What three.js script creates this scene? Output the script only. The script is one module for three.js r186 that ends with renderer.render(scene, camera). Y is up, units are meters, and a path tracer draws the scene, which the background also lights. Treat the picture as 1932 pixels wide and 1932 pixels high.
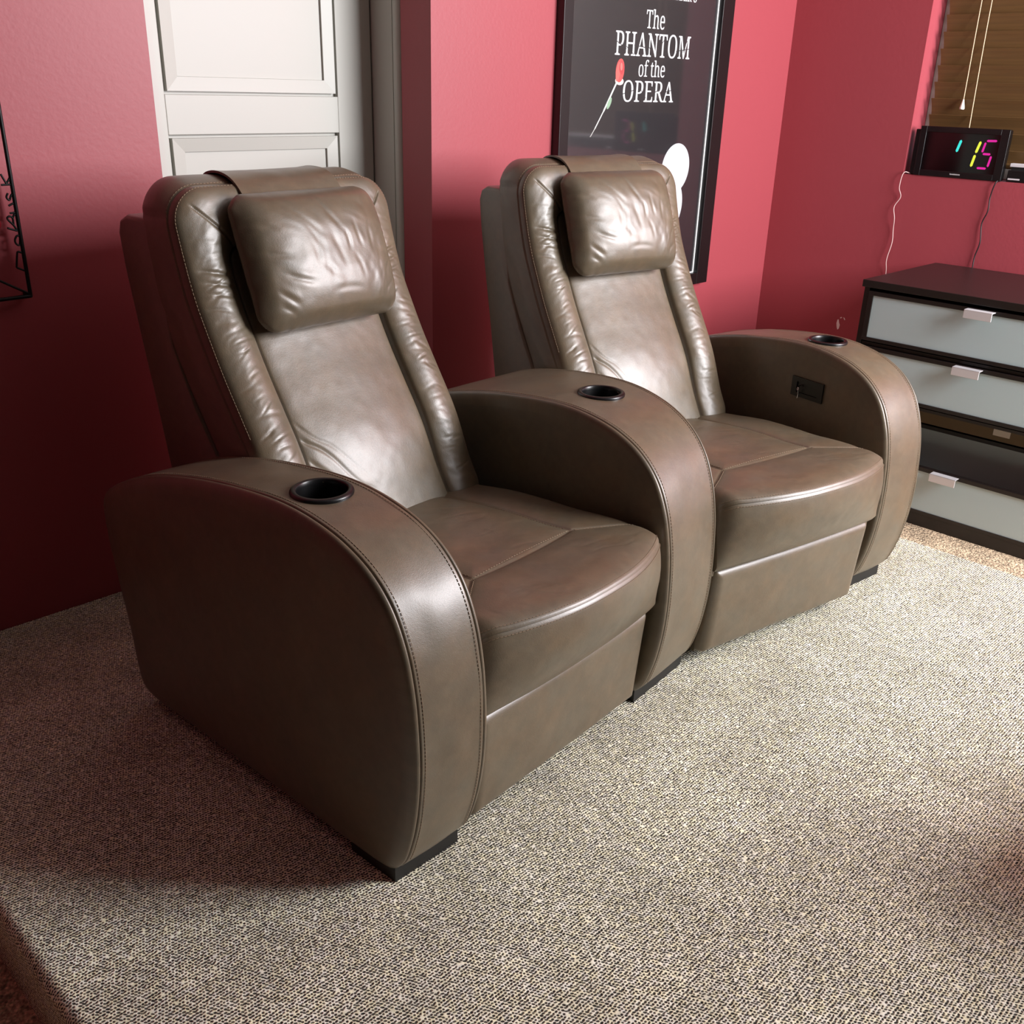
import * as THREE from 'three';
import { RectAreaLightUniformsLib } from 'three/addons/lights/RectAreaLightUniformsLib.js';
import { RoundedBoxGeometry } from 'three/addons/geometries/RoundedBoxGeometry.js';
import { mergeGeometries, mergeVertices, toCreasedNormals } from 'three/addons/utils/BufferGeometryUtils.js';

// ------------------------------------------------------------------ camera, light, exposure
RectAreaLightUniformsLib.init();
const scene = new THREE.Scene();
const renderer = new THREE.WebGLRenderer({ antialias: true });
renderer.toneMapping = THREE.LinearToneMapping;
renderer.toneMappingExposure = 1.08;
renderer.shadowMap.enabled = true;

const camera = new THREE.PerspectiveCamera(55.144, 1, 0.02, 60);
{
  const right = new THREE.Vector3(0.71065, 0.02612, 0.70306);
  const up = new THREE.Vector3(0.26396, 0.91641, -0.30085);
  const back = new THREE.Vector3(-0.65215, 0.39938, 0.64435);
  const m = new THREE.Matrix4().makeBasis(right, up, back);
  camera.position.set(0, 1.22, 0);
  camera.quaternion.setFromRotationMatrix(m);
}
scene.background = new THREE.Color(0.55, 0.68, 0.9);          // pale daylight beyond the panes

const FLOOR = -0.146;            // lower floor; the seating platform is y = 0
const BACK_Z = -2.27, RIGHT_X = 3.79, FRONT_Z = 1.05, LEFT_X = -3.6, CEIL = 2.75;

// daylight through the tall uncovered window at the right end of the front wall
function windowLight(w, h, pos, target, color, intensity) {
  const l = new THREE.RectAreaLight(color, intensity, w, h);
  l.position.set(...pos); l.lookAt(...target); l.castShadow = true;
  scene.add(l); return l;
}
const dayMain = windowLight(1.3, 1.4, [3.06, 1.78, FRONT_Z - 0.015], [3.06, 1.78, 0], 0xf6f5f8, 40);

// ------------------------------------------------------------------ helpers
const taken = {};
function numbered(n) { const k = taken[n] = (taken[n] ?? -1) + 1; return k ? `${n}_${String(k).padStart(3, '0')}` : n; }
function mesh(name, geo, mat, parent) {
  const m = new THREE.Mesh(geo, mat); m.name = name; m.castShadow = m.receiveShadow = true;
  if (parent) parent.add(m); return m;
}
function thing(name, label, category, pos = [0, 0, 0], turn = 0, group) {
  const g = new THREE.Group(); g.name = numbered(name); g.position.set(...pos); g.rotation.y = turn;
  g.userData = { label, category }; if (group) g.userData.group = group;
  scene.add(g); g.updateMatrixWorld(true); return g;
}
function struct(name, geo, mat, label, category) {
  const m = mesh(name, geo, mat, scene); m.userData = { kind: 'structure', label, category }; return m;
}
let seed = 7;
const rnd = () => { seed = (seed * 1664525 + 1013904223) >>> 0; return seed / 4294967296; };
const clamp = (x, a, b) => Math.min(b, Math.max(a, x));
const sstep = (a, b, x) => { const t = clamp((x - a) / (b - a), 0, 1); return t * t * (3 - 2 * t); };
const lerp = (a, b, t) => a + (b - a) * t;
function hash(x, y) { let h = (x * 374761393 + y * 668265263) | 0; h = Math.imul(h ^ (h >>> 13), 1274126177); return ((h ^ (h >>> 16)) >>> 0) / 4294967296; }
function noise(x, y, per = 0) {          // value noise, -1..1, periodic when per > 0
  const xi = Math.floor(x), yi = Math.floor(y), fx = x - xi, fy = y - yi;
  const w = (n) => per ? ((n % per) + per) % per : n;
  const u = fx * fx * fx * (fx * (fx * 6 - 15) + 10), v = fy * fy * fy * (fy * (fy * 6 - 15) + 10);
  const a = hash(w(xi), w(yi)), b = hash(w(xi + 1), w(yi)), c = hash(w(xi), w(yi + 1)), d = hash(w(xi + 1), w(yi + 1));
  return 2 * lerp(lerp(a, b, u), lerp(c, d, u), v) - 1;
}
const fbm = (x, y, o = 4, per = 0) => { let s = 0, a = 0.5, f = 1; for (let i = 0; i < o; i++) { s += a * noise(x * f + i * 17, y * f + i * 31, per * f); a *= 0.5; f *= 2; } return s; };
// creases: thin valleys where a warped noise crosses zero
function crease(x, y, sharp = 0.14) {
  const wx = x + 0.6 * noise(x * 0.7 + 9, y * 0.7), wy = y + 0.6 * noise(x * 0.7, y * 0.7 + 5);
  const n = noise(wx, wy) + 0.35 * noise(wx * 2.1 + 4, wy * 2.1);
  const gate = sstep(-0.1, 0.5, noise(x * 0.45 + 40, y * 0.45 + 3));
  return -Math.exp(-(n * n) / (sharp * sharp)) * gate;
}

function boxGeo(x0, x1, y0, y1, z0, z1) {        // box with uv in metres
  const g = new THREE.BoxGeometry(x1 - x0, y1 - y0, z1 - z0); g.translate((x0 + x1) / 2, (y0 + y1) / 2, (z0 + z1) / 2);
  const p = g.attributes.position, n = g.attributes.normal, uv = g.attributes.uv;
  for (let i = 0; i < p.count; i++) {
    const ax = Math.abs(n.getX(i)), ay = Math.abs(n.getY(i));
    if (ax > 0.5) uv.setXY(i, p.getZ(i), p.getY(i)); else if (ay > 0.5) uv.setXY(i, p.getX(i), p.getZ(i)); else uv.setXY(i, p.getX(i), p.getY(i));
  }
  return g;
}
function rbox(x0, x1, y0, y1, z0, z1, r = 0.003, seg = 2) {
  const g = new RoundedBoxGeometry(x1 - x0, y1 - y0, z1 - z0, seg, r); g.translate((x0 + x1) / 2, (y0 + y1) / 2, (z0 + z1) / 2); return g;
}
const merge = (list) => mergeGeometries(list.map((g) => { const h = g.index ? g.toNonIndexed() : g; for (const k of Object.keys(h.attributes)) if (!['position', 'normal', 'uv'].includes(k)) h.deleteAttribute(k); return h; }), false);
// grid surface: fn(i/nu, j/nv) -> [x, y, z, u, v]
function gridGeo(nu, nv, fn, skip) {
  const pos = [], uv = [], idx = [];
  for (let j = 0; j <= nv; j++) for (let i = 0; i <= nu; i++) { const q = fn(i / nu, j / nv); pos.push(q[0], q[1], q[2]); uv.push(q[3], q[4]); }
  const w = nu + 1;
  for (let j = 0; j < nv; j++) for (let i = 0; i < nu; i++) {
    const a = j * w + i, b = a + 1, c = a + w, d = c + 1;
    if (skip && skip((i + 0.5) / nu, (j + 0.5) / nv)) continue;
    idx.push(a, b, d, a, d, c);
  }
  const g = new THREE.BufferGeometry();
  g.setAttribute('position', new THREE.Float32BufferAttribute(pos, 3)); g.setAttribute('uv', new THREE.Float32BufferAttribute(uv, 2)); g.setIndex(idx);
  g.computeVertexNormals(); return g;
}
function tube(points, r, seg = 60, rad = 8, tension = 0.5) {
  return new THREE.TubeGeometry(new THREE.CatmullRomCurve3(points.map((p) => new THREE.Vector3(...p)), false, 'catmullrom', tension), seg, r, rad, false);
}
// a row of short stitches along a list of points, sunk half into the leather
function stitchGeo(pts, normals, len = 0.0042, gap = 0.0021, w = 0.0006) {
  const out = []; let acc = 0;
  const base = new THREE.CapsuleGeometry(w, len, 2, 5); base.rotateX(Math.PI / 2);
  const m = new THREE.Matrix4(), a = new THREE.Vector3(), up = new THREE.Vector3(), x = new THREE.Vector3();
  for (let i = 1; i < pts.length; i++) {
    const d = pts[i].distanceTo(pts[i - 1]); acc += d;
    if (acc < len + gap) continue; acc = 0;
    a.subVectors(pts[i], pts[i - 1]).normalize(); up.copy(normals[i]); x.crossVectors(up, a).normalize(); up.crossVectors(a, x);
    m.makeBasis(x, up, a).setPosition(pts[i].clone().addScaledVector(up, w * 0.3));
    out.push(base.clone().applyMatrix4(m));
  }
  return out.length ? merge(out) : null;
}

// ------------------------------------------------------------------ textures and materials
function dataTex(n, fn, color = true) {
  const d = new Uint8Array(n * n * 4);
  for (let y = 0; y < n; y++) for (let x = 0; x < n; x++) { const c = fn(x, y), k = (y * n + x) * 4; if (typeof c === 'number') { d[k] = d[k + 1] = d[k + 2] = clamp(c, 0, 255); } else { d[k] = clamp(c[0], 0, 255); d[k + 1] = clamp(c[1], 0, 255); d[k + 2] = clamp(c[2], 0, 255); } d[k + 3] = 255; }
  const t = new THREE.DataTexture(d, n, n); t.wrapS = t.wrapT = THREE.RepeatWrapping; t.magFilter = THREE.LinearFilter; t.minFilter = THREE.LinearMipmapLinearFilter; t.generateMipmaps = true;
  if (color) t.colorSpace = THREE.SRGBColorSpace; t.needsUpdate = true; return t;
}
const rep = (t, size) => { t.repeat.set(1 / size, 1 / size); return t; };

// leather: mottled taupe brown, fine pebbled grain
const leatherMap = rep(dataTex(1024, (x, y) => {
  const u = x / 1024, v = y / 1024;
  const a = fbm(u * 8, v * 8, 5, 8), b = fbm(u * 40, v * 40, 3, 40);
  const k = 1 + 0.08 * a + 0.07 * b, w = 0.05 * fbm(u * 12 + 3, v * 12, 3, 12);
  return [97 * k * (1 + w), 85 * k, 67 * k * (1 - w)];
}), 0.55);
const leatherBump = rep(dataTex(512, (x, y) => {
  const u = x / 512, v = y / 512;
  return 128 + 70 * (1 - Math.abs(noise(u * 90, v * 90, 90)) * 2) * 0.6 + 40 * noise(u * 170, v * 170, 170) + 30 * noise(u * 30, v * 30, 30);
}, false), 0.11);
const leather = new THREE.MeshPhysicalMaterial({ map: leatherMap, roughness: 0.44, bumpMap: leatherBump, bumpScale: 0.00022, specularIntensity: 1, ior: 1.6, clearcoat: 0.32, clearcoatRoughness: 0.3 });
const threadMat = new THREE.MeshStandardMaterial({ color: 0x84705a, roughness: 0.8 });
const blackPlastic = new THREE.MeshPhysicalMaterial({ color: 0x0b0b0c, roughness: 0.32 });
const blackMatte = new THREE.MeshStandardMaterial({ color: 0x151513, roughness: 0.6 });
const chrome = new THREE.MeshStandardMaterial({ color: 0xd8d8d8, roughness: 0.2, metalness: 1 });

// loop-pile carpet of cream yarn, gap shade painted as dark dots, about 5.2 mm a loop
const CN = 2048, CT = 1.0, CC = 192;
const carpetGaps = (() => {
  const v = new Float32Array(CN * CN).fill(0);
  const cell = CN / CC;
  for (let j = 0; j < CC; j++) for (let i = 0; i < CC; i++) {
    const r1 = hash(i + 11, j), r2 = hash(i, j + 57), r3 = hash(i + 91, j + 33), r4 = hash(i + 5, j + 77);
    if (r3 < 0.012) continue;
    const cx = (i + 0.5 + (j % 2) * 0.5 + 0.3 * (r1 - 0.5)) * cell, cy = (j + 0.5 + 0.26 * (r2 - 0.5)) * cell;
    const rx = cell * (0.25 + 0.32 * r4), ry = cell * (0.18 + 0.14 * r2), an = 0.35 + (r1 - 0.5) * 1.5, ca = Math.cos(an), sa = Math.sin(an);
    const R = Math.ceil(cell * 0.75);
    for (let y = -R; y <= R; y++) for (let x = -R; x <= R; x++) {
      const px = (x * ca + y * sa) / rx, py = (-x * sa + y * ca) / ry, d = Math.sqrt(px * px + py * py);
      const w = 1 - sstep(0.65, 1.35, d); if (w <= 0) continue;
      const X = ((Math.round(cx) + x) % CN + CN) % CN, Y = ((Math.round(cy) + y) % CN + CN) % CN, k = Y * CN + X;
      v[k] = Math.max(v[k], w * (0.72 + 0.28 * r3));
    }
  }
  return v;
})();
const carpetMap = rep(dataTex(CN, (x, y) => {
  const d = carpetGaps[y * CN + x], n = 0.97 + 0.08 * noise(x / 9, y / 9, 0) + 0.1 * fbm(x / CN * 10, y / CN * 10, 3, 10);
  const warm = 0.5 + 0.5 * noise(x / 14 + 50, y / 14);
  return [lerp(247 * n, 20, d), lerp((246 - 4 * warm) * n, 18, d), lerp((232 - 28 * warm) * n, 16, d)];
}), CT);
const carpetBump = rep(dataTex(1024, (x, y) => 255 * (1 - carpetGaps[(y * 2) * CN + x * 2]), false), CT);
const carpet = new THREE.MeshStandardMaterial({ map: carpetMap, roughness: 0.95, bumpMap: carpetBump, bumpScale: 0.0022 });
const plushMap = rep(dataTex(1024, (x, y) => { const a = fbm(x / 1024 * 150, y / 1024 * 150, 3, 150), b = fbm(x / 1024 * 12, y / 1024 * 12, 3, 12); const k = 1 + 0.5 * a + 0.15 * b; return [188 * k, 166 * k, 138 * k]; }), 0.8);
const plushBump = rep(dataTex(512, (x, y) => 128 + 200 * fbm(x / 512 * 120, y / 512 * 120, 3, 120), false), 0.6);
const plush = new THREE.MeshStandardMaterial({ map: plushMap, roughness: 1, bumpMap: plushBump, bumpScale: 0.006 });
const wallBump = rep(dataTex(512, (x, y) => 128 + 110 * fbm(x / 512 * 60, y / 512 * 60, 4, 60), false), 0.5);
const redPaint = new THREE.MeshPhysicalMaterial({ color: 0x9c4149, roughness: 0.5, bumpMap: wallBump, bumpScale: 0.00025 });
const darkPaint = new THREE.MeshStandardMaterial({ color: 0x2c2122, roughness: 0.8 });  // unseen left wall, kept dark to hold back bounced light
const frontPaint = new THREE.MeshStandardMaterial({ color: 0x5a5552, roughness: 0.85 });
const whitePaint = new THREE.MeshPhysicalMaterial({ color: 0xb4b3ab, roughness: 0.45 });
const ceilingPaint = new THREE.MeshStandardMaterial({ color: 0x9a9792, roughness: 0.95 });
const blackWood = new THREE.MeshPhysicalMaterial({ color: 0x1d1614, roughness: 0.38 });
const frosted = new THREE.MeshPhysicalMaterial({ color: 0xb6c9cc, roughness: 0.34 });
const brushed = new THREE.MeshStandardMaterial({ color: 0xdcd9db, roughness: 0.4, metalness: 0.25 });
const pane = new THREE.MeshPhysicalMaterial({ color: 0xffffff, roughness: 0.02, transmission: 1, thickness: 0, ior: 1.5 });

// ------------------------------------------------------------------ the room
struct('floor', boxGeo(LEFT_X - 0.2, RIGHT_X + 0.2, FLOOR - 0.1, FLOOR, BACK_Z - 0.6, FRONT_Z + 0.2), plush, 'beige plush carpet of the lower floor around the platform', 'floor');
{ // carpeted platform with a softly rounded edge
  const r = 0.02, x0 = 0.266, x1 = 2.754, z0 = BACK_Z + 0.001, z1 = 0.62;
  const g = gridGeo(60, 1, (a, b) => {
    const path = []; const P = (x, y, s) => path.push([x, y, s]);
    let s = 0; P(x0, FLOOR, 0); s = -FLOOR - r; P(x0, -r, s);
    for (let k = 1; k <= 8; k++) { const t = k / 8 * Math.PI / 2; P(x0 + r - r * Math.cos(t), -r + r * Math.sin(t), s + r * t); }
    s += r * Math.PI / 2; const s2 = s + (x1 - x0 - 2 * r); P(x1 - r, 0, s2);
    for (let k = 1; k <= 8; k++) { const t = k / 8 * Math.PI / 2; P(x1 - r + r * Math.sin(t), -r + r * Math.cos(t), s2 + r * t); }
    P(x1, FLOOR, s2 + r * 1.57 - FLOOR - r);
    const q = path[Math.min(path.length - 1, Math.round(a * 60))] ?? path[path.length - 1];
    const z = lerp(z1, z0, b); return [q[0], q[1], z, q[2], z];
  });
  const front = boxGeo(x0, x1, FLOOR, -0.004, z1 - 0.01, z1);
  struct('platform', merge([g, front]), carpet, 'raised seating platform in cream loop carpet with painted shade between the loops', 'platform');
}
const DOOR_L = 1.113, DOOR_R = 1.93, DOOR_T = 2.02;
struct('wall_back', merge([
  boxGeo(LEFT_X - 0.2, DOOR_L, FLOOR, CEIL, BACK_Z - 0.13, BACK_Z), boxGeo(DOOR_R, RIGHT_X + 0.2, FLOOR, CEIL, BACK_Z - 0.13, BACK_Z),
  boxGeo(DOOR_L, DOOR_R, DOOR_T, CEIL, BACK_Z - 0.13, BACK_Z)]), redPaint, 'red painted wall behind the seats', 'wall');
const WT = 0.17;                                    // right wall thickness
const W1 = { z0: -1.727, z1: -0.7, y0: 0.951, y1: 2.0 };
const wallRight = struct('wall_right', merge([
  boxGeo(RIGHT_X, RIGHT_X + WT, FLOOR, W1.y0, BACK_Z, FRONT_Z), boxGeo(RIGHT_X, RIGHT_X + WT, W1.y1, CEIL, BACK_Z, FRONT_Z),
  boxGeo(RIGHT_X, RIGHT_X + WT, W1.y0, W1.y1, BACK_Z, W1.z0), boxGeo(RIGHT_X, RIGHT_X + WT, W1.y0, W1.y1, W1.z1, FRONT_Z)]), redPaint, 'red painted wall with the blind covered window', 'wall');
const W3 = { x0: 2.28, x1: 3.78, y0: 0.95, y1: 2.6 };
struct('wall_front', merge([
  boxGeo(LEFT_X, RIGHT_X, FLOOR, W3.y0, FRONT_Z, FRONT_Z + 0.15), boxGeo(LEFT_X, RIGHT_X, W3.y1, CEIL, FRONT_Z, FRONT_Z + 0.15),
  boxGeo(LEFT_X, W3.x0, W3.y0, W3.y1, FRONT_Z, FRONT_Z + 0.15), boxGeo(W3.x1, RIGHT_X, W3.y0, W3.y1, FRONT_Z, FRONT_Z + 0.15)]), frontPaint, 'dim grey wall facing the seats', 'wall');
struct('wall_left', boxGeo(LEFT_X - 0.15, LEFT_X, FLOOR, CEIL, BACK_Z, FRONT_Z + 0.15), darkPaint, 'dark wall on the open side of the platform', 'wall');
struct('ceiling', boxGeo(LEFT_X - 0.2, RIGHT_X + 0.2, CEIL, CEIL + 0.1, BACK_Z - 0.2, FRONT_Z + 0.2), ceilingPaint, 'plain off-white ceiling', 'ceiling');
{ // chipped paint on the right wall
  const chip = (pts) => { const s = new THREE.Shape(pts.map(([z, y]) => new THREE.Vector2(z, y))); const g = new THREE.ExtrudeGeometry(s, { depth: 0.0006, bevelEnabled: false }); g.rotateY(-Math.PI / 2); return g; };
  const white = new THREE.MeshStandardMaterial({ color: 0xe8dfdb, roughness: 0.9 });
  for (const p of [[[-1.8951, 0.3697], [-1.8973, 0.355], [-1.894, 0.34], [-1.889, 0.3289], [-1.8835, 0.335], [-1.8815, 0.35], [-1.886, 0.358], [-1.8905, 0.372]],
    [[-1.886, 0.380], [-1.8792, 0.3838], [-1.8765, 0.380], [-1.883, 0.3765]], [[-1.872, 0.383], [-1.866, 0.382], [-1.8615, 0.374], [-1.865, 0.3725], [-1.869, 0.379]]]) {
    const m = mesh('paint_chip', chip(p), white, wallRight); m.position.x = RIGHT_X;
  }
}
// window frames, panes
function windowUnit(name, w, x, label) {
  const g = new THREE.Group(); g.name = name; g.userData = { kind: 'structure', label, category: 'window' }; scene.add(g);
  const zm = (w.z0 + w.z1) / 2;
  mesh('window_frame', merge([rbox(x, x + 0.05, w.y0, w.y0 + 0.045, w.z0, w.z1), rbox(x, x + 0.05, w.y1 - 0.045, w.y1, w.z0, w.z1), rbox(x, x + 0.05, w.y0 + 0.045, w.y1 - 0.045, w.z0, w.z0 + 0.045),
    rbox(x, x + 0.05, w.y0 + 0.045, w.y1 - 0.045, w.z1 - 0.045, w.z1), rbox(x + 0.005, x + 0.045, w.y0 + 0.045, w.y1 - 0.045, zm - 0.02, zm + 0.02)]), whitePaint, g);
  for (const [a, b] of [[w.z0 + 0.045, zm - 0.02], [zm + 0.02, w.z1 - 0.045]]) mesh('pane', boxGeo(x + 0.022, x + 0.026, w.y0 + 0.045, w.y1 - 0.045, a, b), pane, g);
}
windowUnit('window_1', W1, RIGHT_X + 0.11, 'window behind the brown blind');
{
  const g = new THREE.Group(); g.name = 'window_2'; g.userData = { kind: 'structure', label: 'tall uncovered window in the wall facing the seats', category: 'window' }; scene.add(g);
  const z = FRONT_Z + 0.08, w = W3, xm = (w.x0 + w.x1) / 2;
  mesh('window_frame', merge([rbox(w.x0, w.x1, w.y0, w.y0 + 0.045, z, z + 0.05), rbox(w.x0, w.x1, w.y1 - 0.045, w.y1, z, z + 0.05), rbox(w.x0, w.x0 + 0.045, w.y0 + 0.045, w.y1 - 0.045, z, z + 0.05), rbox(w.x1 - 0.045, w.x1, w.y0 + 0.045, w.y1 - 0.045, z, z + 0.05), rbox(xm - 0.02, xm + 0.02, w.y0 + 0.045, w.y1 - 0.045, z, z + 0.05)]), whitePaint, g);
  for (const [a, b] of [[w.x0 + 0.045, xm - 0.02], [xm + 0.02, w.x1 - 0.045]]) mesh('pane', boxGeo(a, b, w.y0 + 0.045, w.y1 - 0.045, z + 0.022, z + 0.026), pane, g);
}
// door in its recess
{
  const JZ = -2.44, DZ = -2.535;                    // front of jamb, face of door
  const x0 = 1.205, x1 = 1.925, y0 = FLOOR + 0.01, y1 = DOOR_T - 0.03;
  const frame = new THREE.Group(); frame.name = 'trim_1'; frame.userData = { kind: 'structure', label: 'cream door jamb and rounded casing', category: 'trim' }; scene.add(frame);
  const bead = new THREE.CylinderGeometry(0.02, 0.02, DOOR_T - FLOOR, 20); 
  mesh('jamb', merge([boxGeo(DOOR_R, DOOR_R + 0.04, FLOOR, DOOR_T, DZ - 0.07, JZ), boxGeo(x0 - 0.045, x0 - 0.005, FLOOR, DOOR_T, DZ - 0.07, JZ + 0.02), boxGeo(x0 - 0.045, DOOR_R + 0.04, DOOR_T - 0.025, DOOR_T + 0.03, DZ - 0.07, JZ)]), whitePaint, frame);
  const b1 = bead.clone(); b1.scale(1, 1, 1); b1.translate(DOOR_R + 0.012, (DOOR_T + FLOOR) / 2, JZ + 0.02);
  mesh('casing', b1, whitePaint, frame);
  const door = new THREE.Group(); door.name = 'door_1'; door.userData = { kind: 'structure', label: 'white panelled door standing in the wall recess', category: 'door' }; scene.add(door);
  const T = 0.04, sx0 = 1.272, sx1 = 1.803, ry = [1.078, 1.175];
  const pl = (x0_, x1_, y0_, y1_) => rbox(x0_, x1_, y0_, y1_, DZ - T, DZ, 0.002, 2);
  mesh('stile', pl(x0, sx0, y0, y1), whitePaint, door); mesh('stile', pl(sx1, x1, y0, y1), whitePaint, door);
  mesh('rail', pl(sx0, sx1, ry[0], ry[1]), whitePaint, door); mesh('rail', pl(sx0, sx1, y0, 0.1), whitePaint, door); mesh('rail', pl(sx0, sx1, y1 - 0.12, y1), whitePaint, door);
  for (const [a, b] of [[0.1, ry[0]], [ry[1], y1 - 0.12]]) {
    const gap = 0.008, mw = 0.034, px0 = sx0 + gap, px1 = sx1 - gap, py0 = a + gap, py1 = b - gap;
    mesh('panel', merge([boxGeo(sx0, sx1, a, b, DZ - T + 0.006, DZ - 0.017), rbox(px0 + mw, px1 - mw, py0 + mw, py1 - mw, DZ - 0.02, DZ - 0.011, 0.001, 1)]), whitePaint, door);
    // mitred moulding sloping down to the panel
    const strip = (A, B, C, D) => { const g = new THREE.BufferGeometry(); const z0 = DZ - 0.018, z1 = DZ + 0.001, zi = DZ - 0.004; const P = [[...A, z0], [...B, z0], [...A, z1], [...B, z1], [...C, zi], [...D, zi], [...C, z0], [...D, z0]];
      const q = [[0, 1, 3], [0, 3, 2], [2, 3, 4 + 1], [2, 5, 4], [4, 5, 7], [4, 7, 6]]; const pos = [], uv = []; for (const t of q) for (const k of t) { pos.push(...P[k]); uv.push(P[k][0], P[k][1]); }
      g.setAttribute('position', new THREE.Float32BufferAttribute(pos, 3)); g.setAttribute('uv', new THREE.Float32BufferAttribute(uv, 2)); g.computeVertexNormals(); return g; };
    const o = [[px0, py0], [px1, py0], [px1, py1], [px0, py1]], i = [[px0 + mw, py0 + mw], [px1 - mw, py0 + mw], [px1 - mw, py1 - mw], [px0 + mw, py1 - mw]];
    for (let k = 0; k < 4; k++) mesh('moulding', strip(o[k], o[(k + 1) % 4], i[k], i[(k + 1) % 4]), whitePaint, door);
  }
  // closet side of the door recess, so that no daylight leaks round the door
  struct('wall_recess', merge([boxGeo(DOOR_L - 0.2, x0 - 0.045, FLOOR, DOOR_T + 0.2, DZ - 0.12, BACK_Z - 0.13), boxGeo(DOOR_R + 0.04, DOOR_R + 0.2, FLOOR, DOOR_T + 0.2, DZ - 0.12, BACK_Z - 0.13), boxGeo(DOOR_L - 0.2, DOOR_R + 0.2, FLOOR, DOOR_T + 0.3, DZ - 0.2, DZ - 0.1), boxGeo(DOOR_L - 0.2, DOOR_R + 0.2, DOOR_T + 0.03, DOOR_T + 0.1, DZ - 0.12, BACK_Z - 0.13)]), redPaint, 'walls of the door recess', 'wall');
}

// ------------------------------------------------------------------ the two leather recliners
const UP = new THREE.Vector3(0, 1, 0);
const V3 = (x, y, z) => new THREE.Vector3(x, y, z);
// rounded rectangle: clamps a point into it, returns [x, y, depth inside]
function rrect(x, y, hw, hh, r) {
  let qx = Math.abs(x) - (hw - r), qy = Math.abs(y) - (hh - r);
  if (qx > 0 && qy > 0) { const l = Math.hypot(qx, qy); if (l > r) { qx *= r / l; qy *= r / l; x = Math.sign(x) * (hw - r + qx); y = Math.sign(y) * (hh - r + qy); } }
  const d = r - Math.hypot(Math.max(qx, 0), Math.max(qy, 0)) - Math.min(Math.max(qx, qy), 0);
  return [x, y, Math.max(0, d)];
}
const dome = (d, w) => { const k = 1 - Math.min(d / w, 1); return Math.sqrt(Math.max(0, 1 - k * k)); };
const spread = (t) => { const k = 2 * t - 1; return 0.55 * k + 0.45 * Math.sin(k * Math.PI / 2); };   // denser towards the edges

// folds: [x0, y0, x1, y1, half width, depth], tapering at both ends
function foldDepth(list, x, y) {
  let s = 0;
  for (const [ax, ay, bx, by, w, m] of list) {
    const dx = bx - ax, dy = by - ay, l2 = dx * dx + dy * dy, t = ((x - ax) * dx + (y - ay) * dy) / l2; if (t < -0.15 || t > 1.15) continue;
    const bend = 0.12 * Math.sin(t * 3.1) * (hash(Math.round(ax * 9999), Math.round(by * 9999)) - 0.5), l = Math.sqrt(l2);
    const q = ((x - ax) * -dy + (y - ay) * dx) / l - bend * l; if (Math.abs(q) > 5 * w) continue;
    const taper = sstep(-0.15, 0.3, t) * (1 - sstep(0.6, 1.15, t));
    s += m * taper * (Math.exp(-(q * q) / (w * w)) - 0.28 * Math.exp(-((q - 2 * w) ** 2) / (1.6 * w * w)) - 0.22 * Math.exp(-((q + 2 * w) ** 2) / (1.6 * w * w)));
  }
  return s;
}
// --- armrest
const ARM_PROFILE = [[-0.03, 0.024], [-0.004, 0.03], [0.018, 0.055], [0.039, 0.113], [0.052, 0.178], [0.058, 0.246], [0.057, 0.322], [0.049, 0.4], [0.033, 0.464], [0.004, 0.522], [-0.039, 0.564], [-0.099, 0.593], [-0.171, 0.609], [-0.242, 0.614], [-0.33, 0.609], [-0.45, 0.593], [-0.55, 0.573], [-0.642, 0.549], [-0.733, 0.515], [-0.79, 0.487], [-0.825, 0.463], [-0.84, 0.435], [-0.838, 0.358], [-0.823, 0.27], [-0.803, 0.17], [-0.79, 0.07], [-0.778, 0.038], [-0.745, 0.024], [-0.6, 0.022], [-0.3, 0.022], [-0.12, 0.022]];
const AN = 260;
const armLoop = (() => {
  const c = new THREE.CatmullRomCurve3(ARM_PROFILE.map(([v, h]) => V3(v, h, 0)), true, 'centripetal');
  c.arcLengthDivisions = 1200; const pts = c.getSpacedPoints(AN).slice(0, AN), nor = [], len = [0];
  for (let i = 0; i < AN; i++) { const a = pts[(i + AN - 1) % AN], b = pts[(i + 1) % AN]; const t = V3().subVectors(b, a).normalize(); nor.push([t.y, -t.x]); }
  for (let i = 1; i <= AN; i++) len.push(len[i - 1] + pts[i % AN].distanceTo(pts[i - 1]));
  return { pts, nor, len };
})();
const frameOf = (x, z, deg) => { const t = deg * Math.PI / 180; return { o: V3(x, 0, z), u: V3(Math.cos(t), 0, -Math.sin(t)), v: V3(Math.sin(t), 0, Math.cos(t)) }; };
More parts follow.
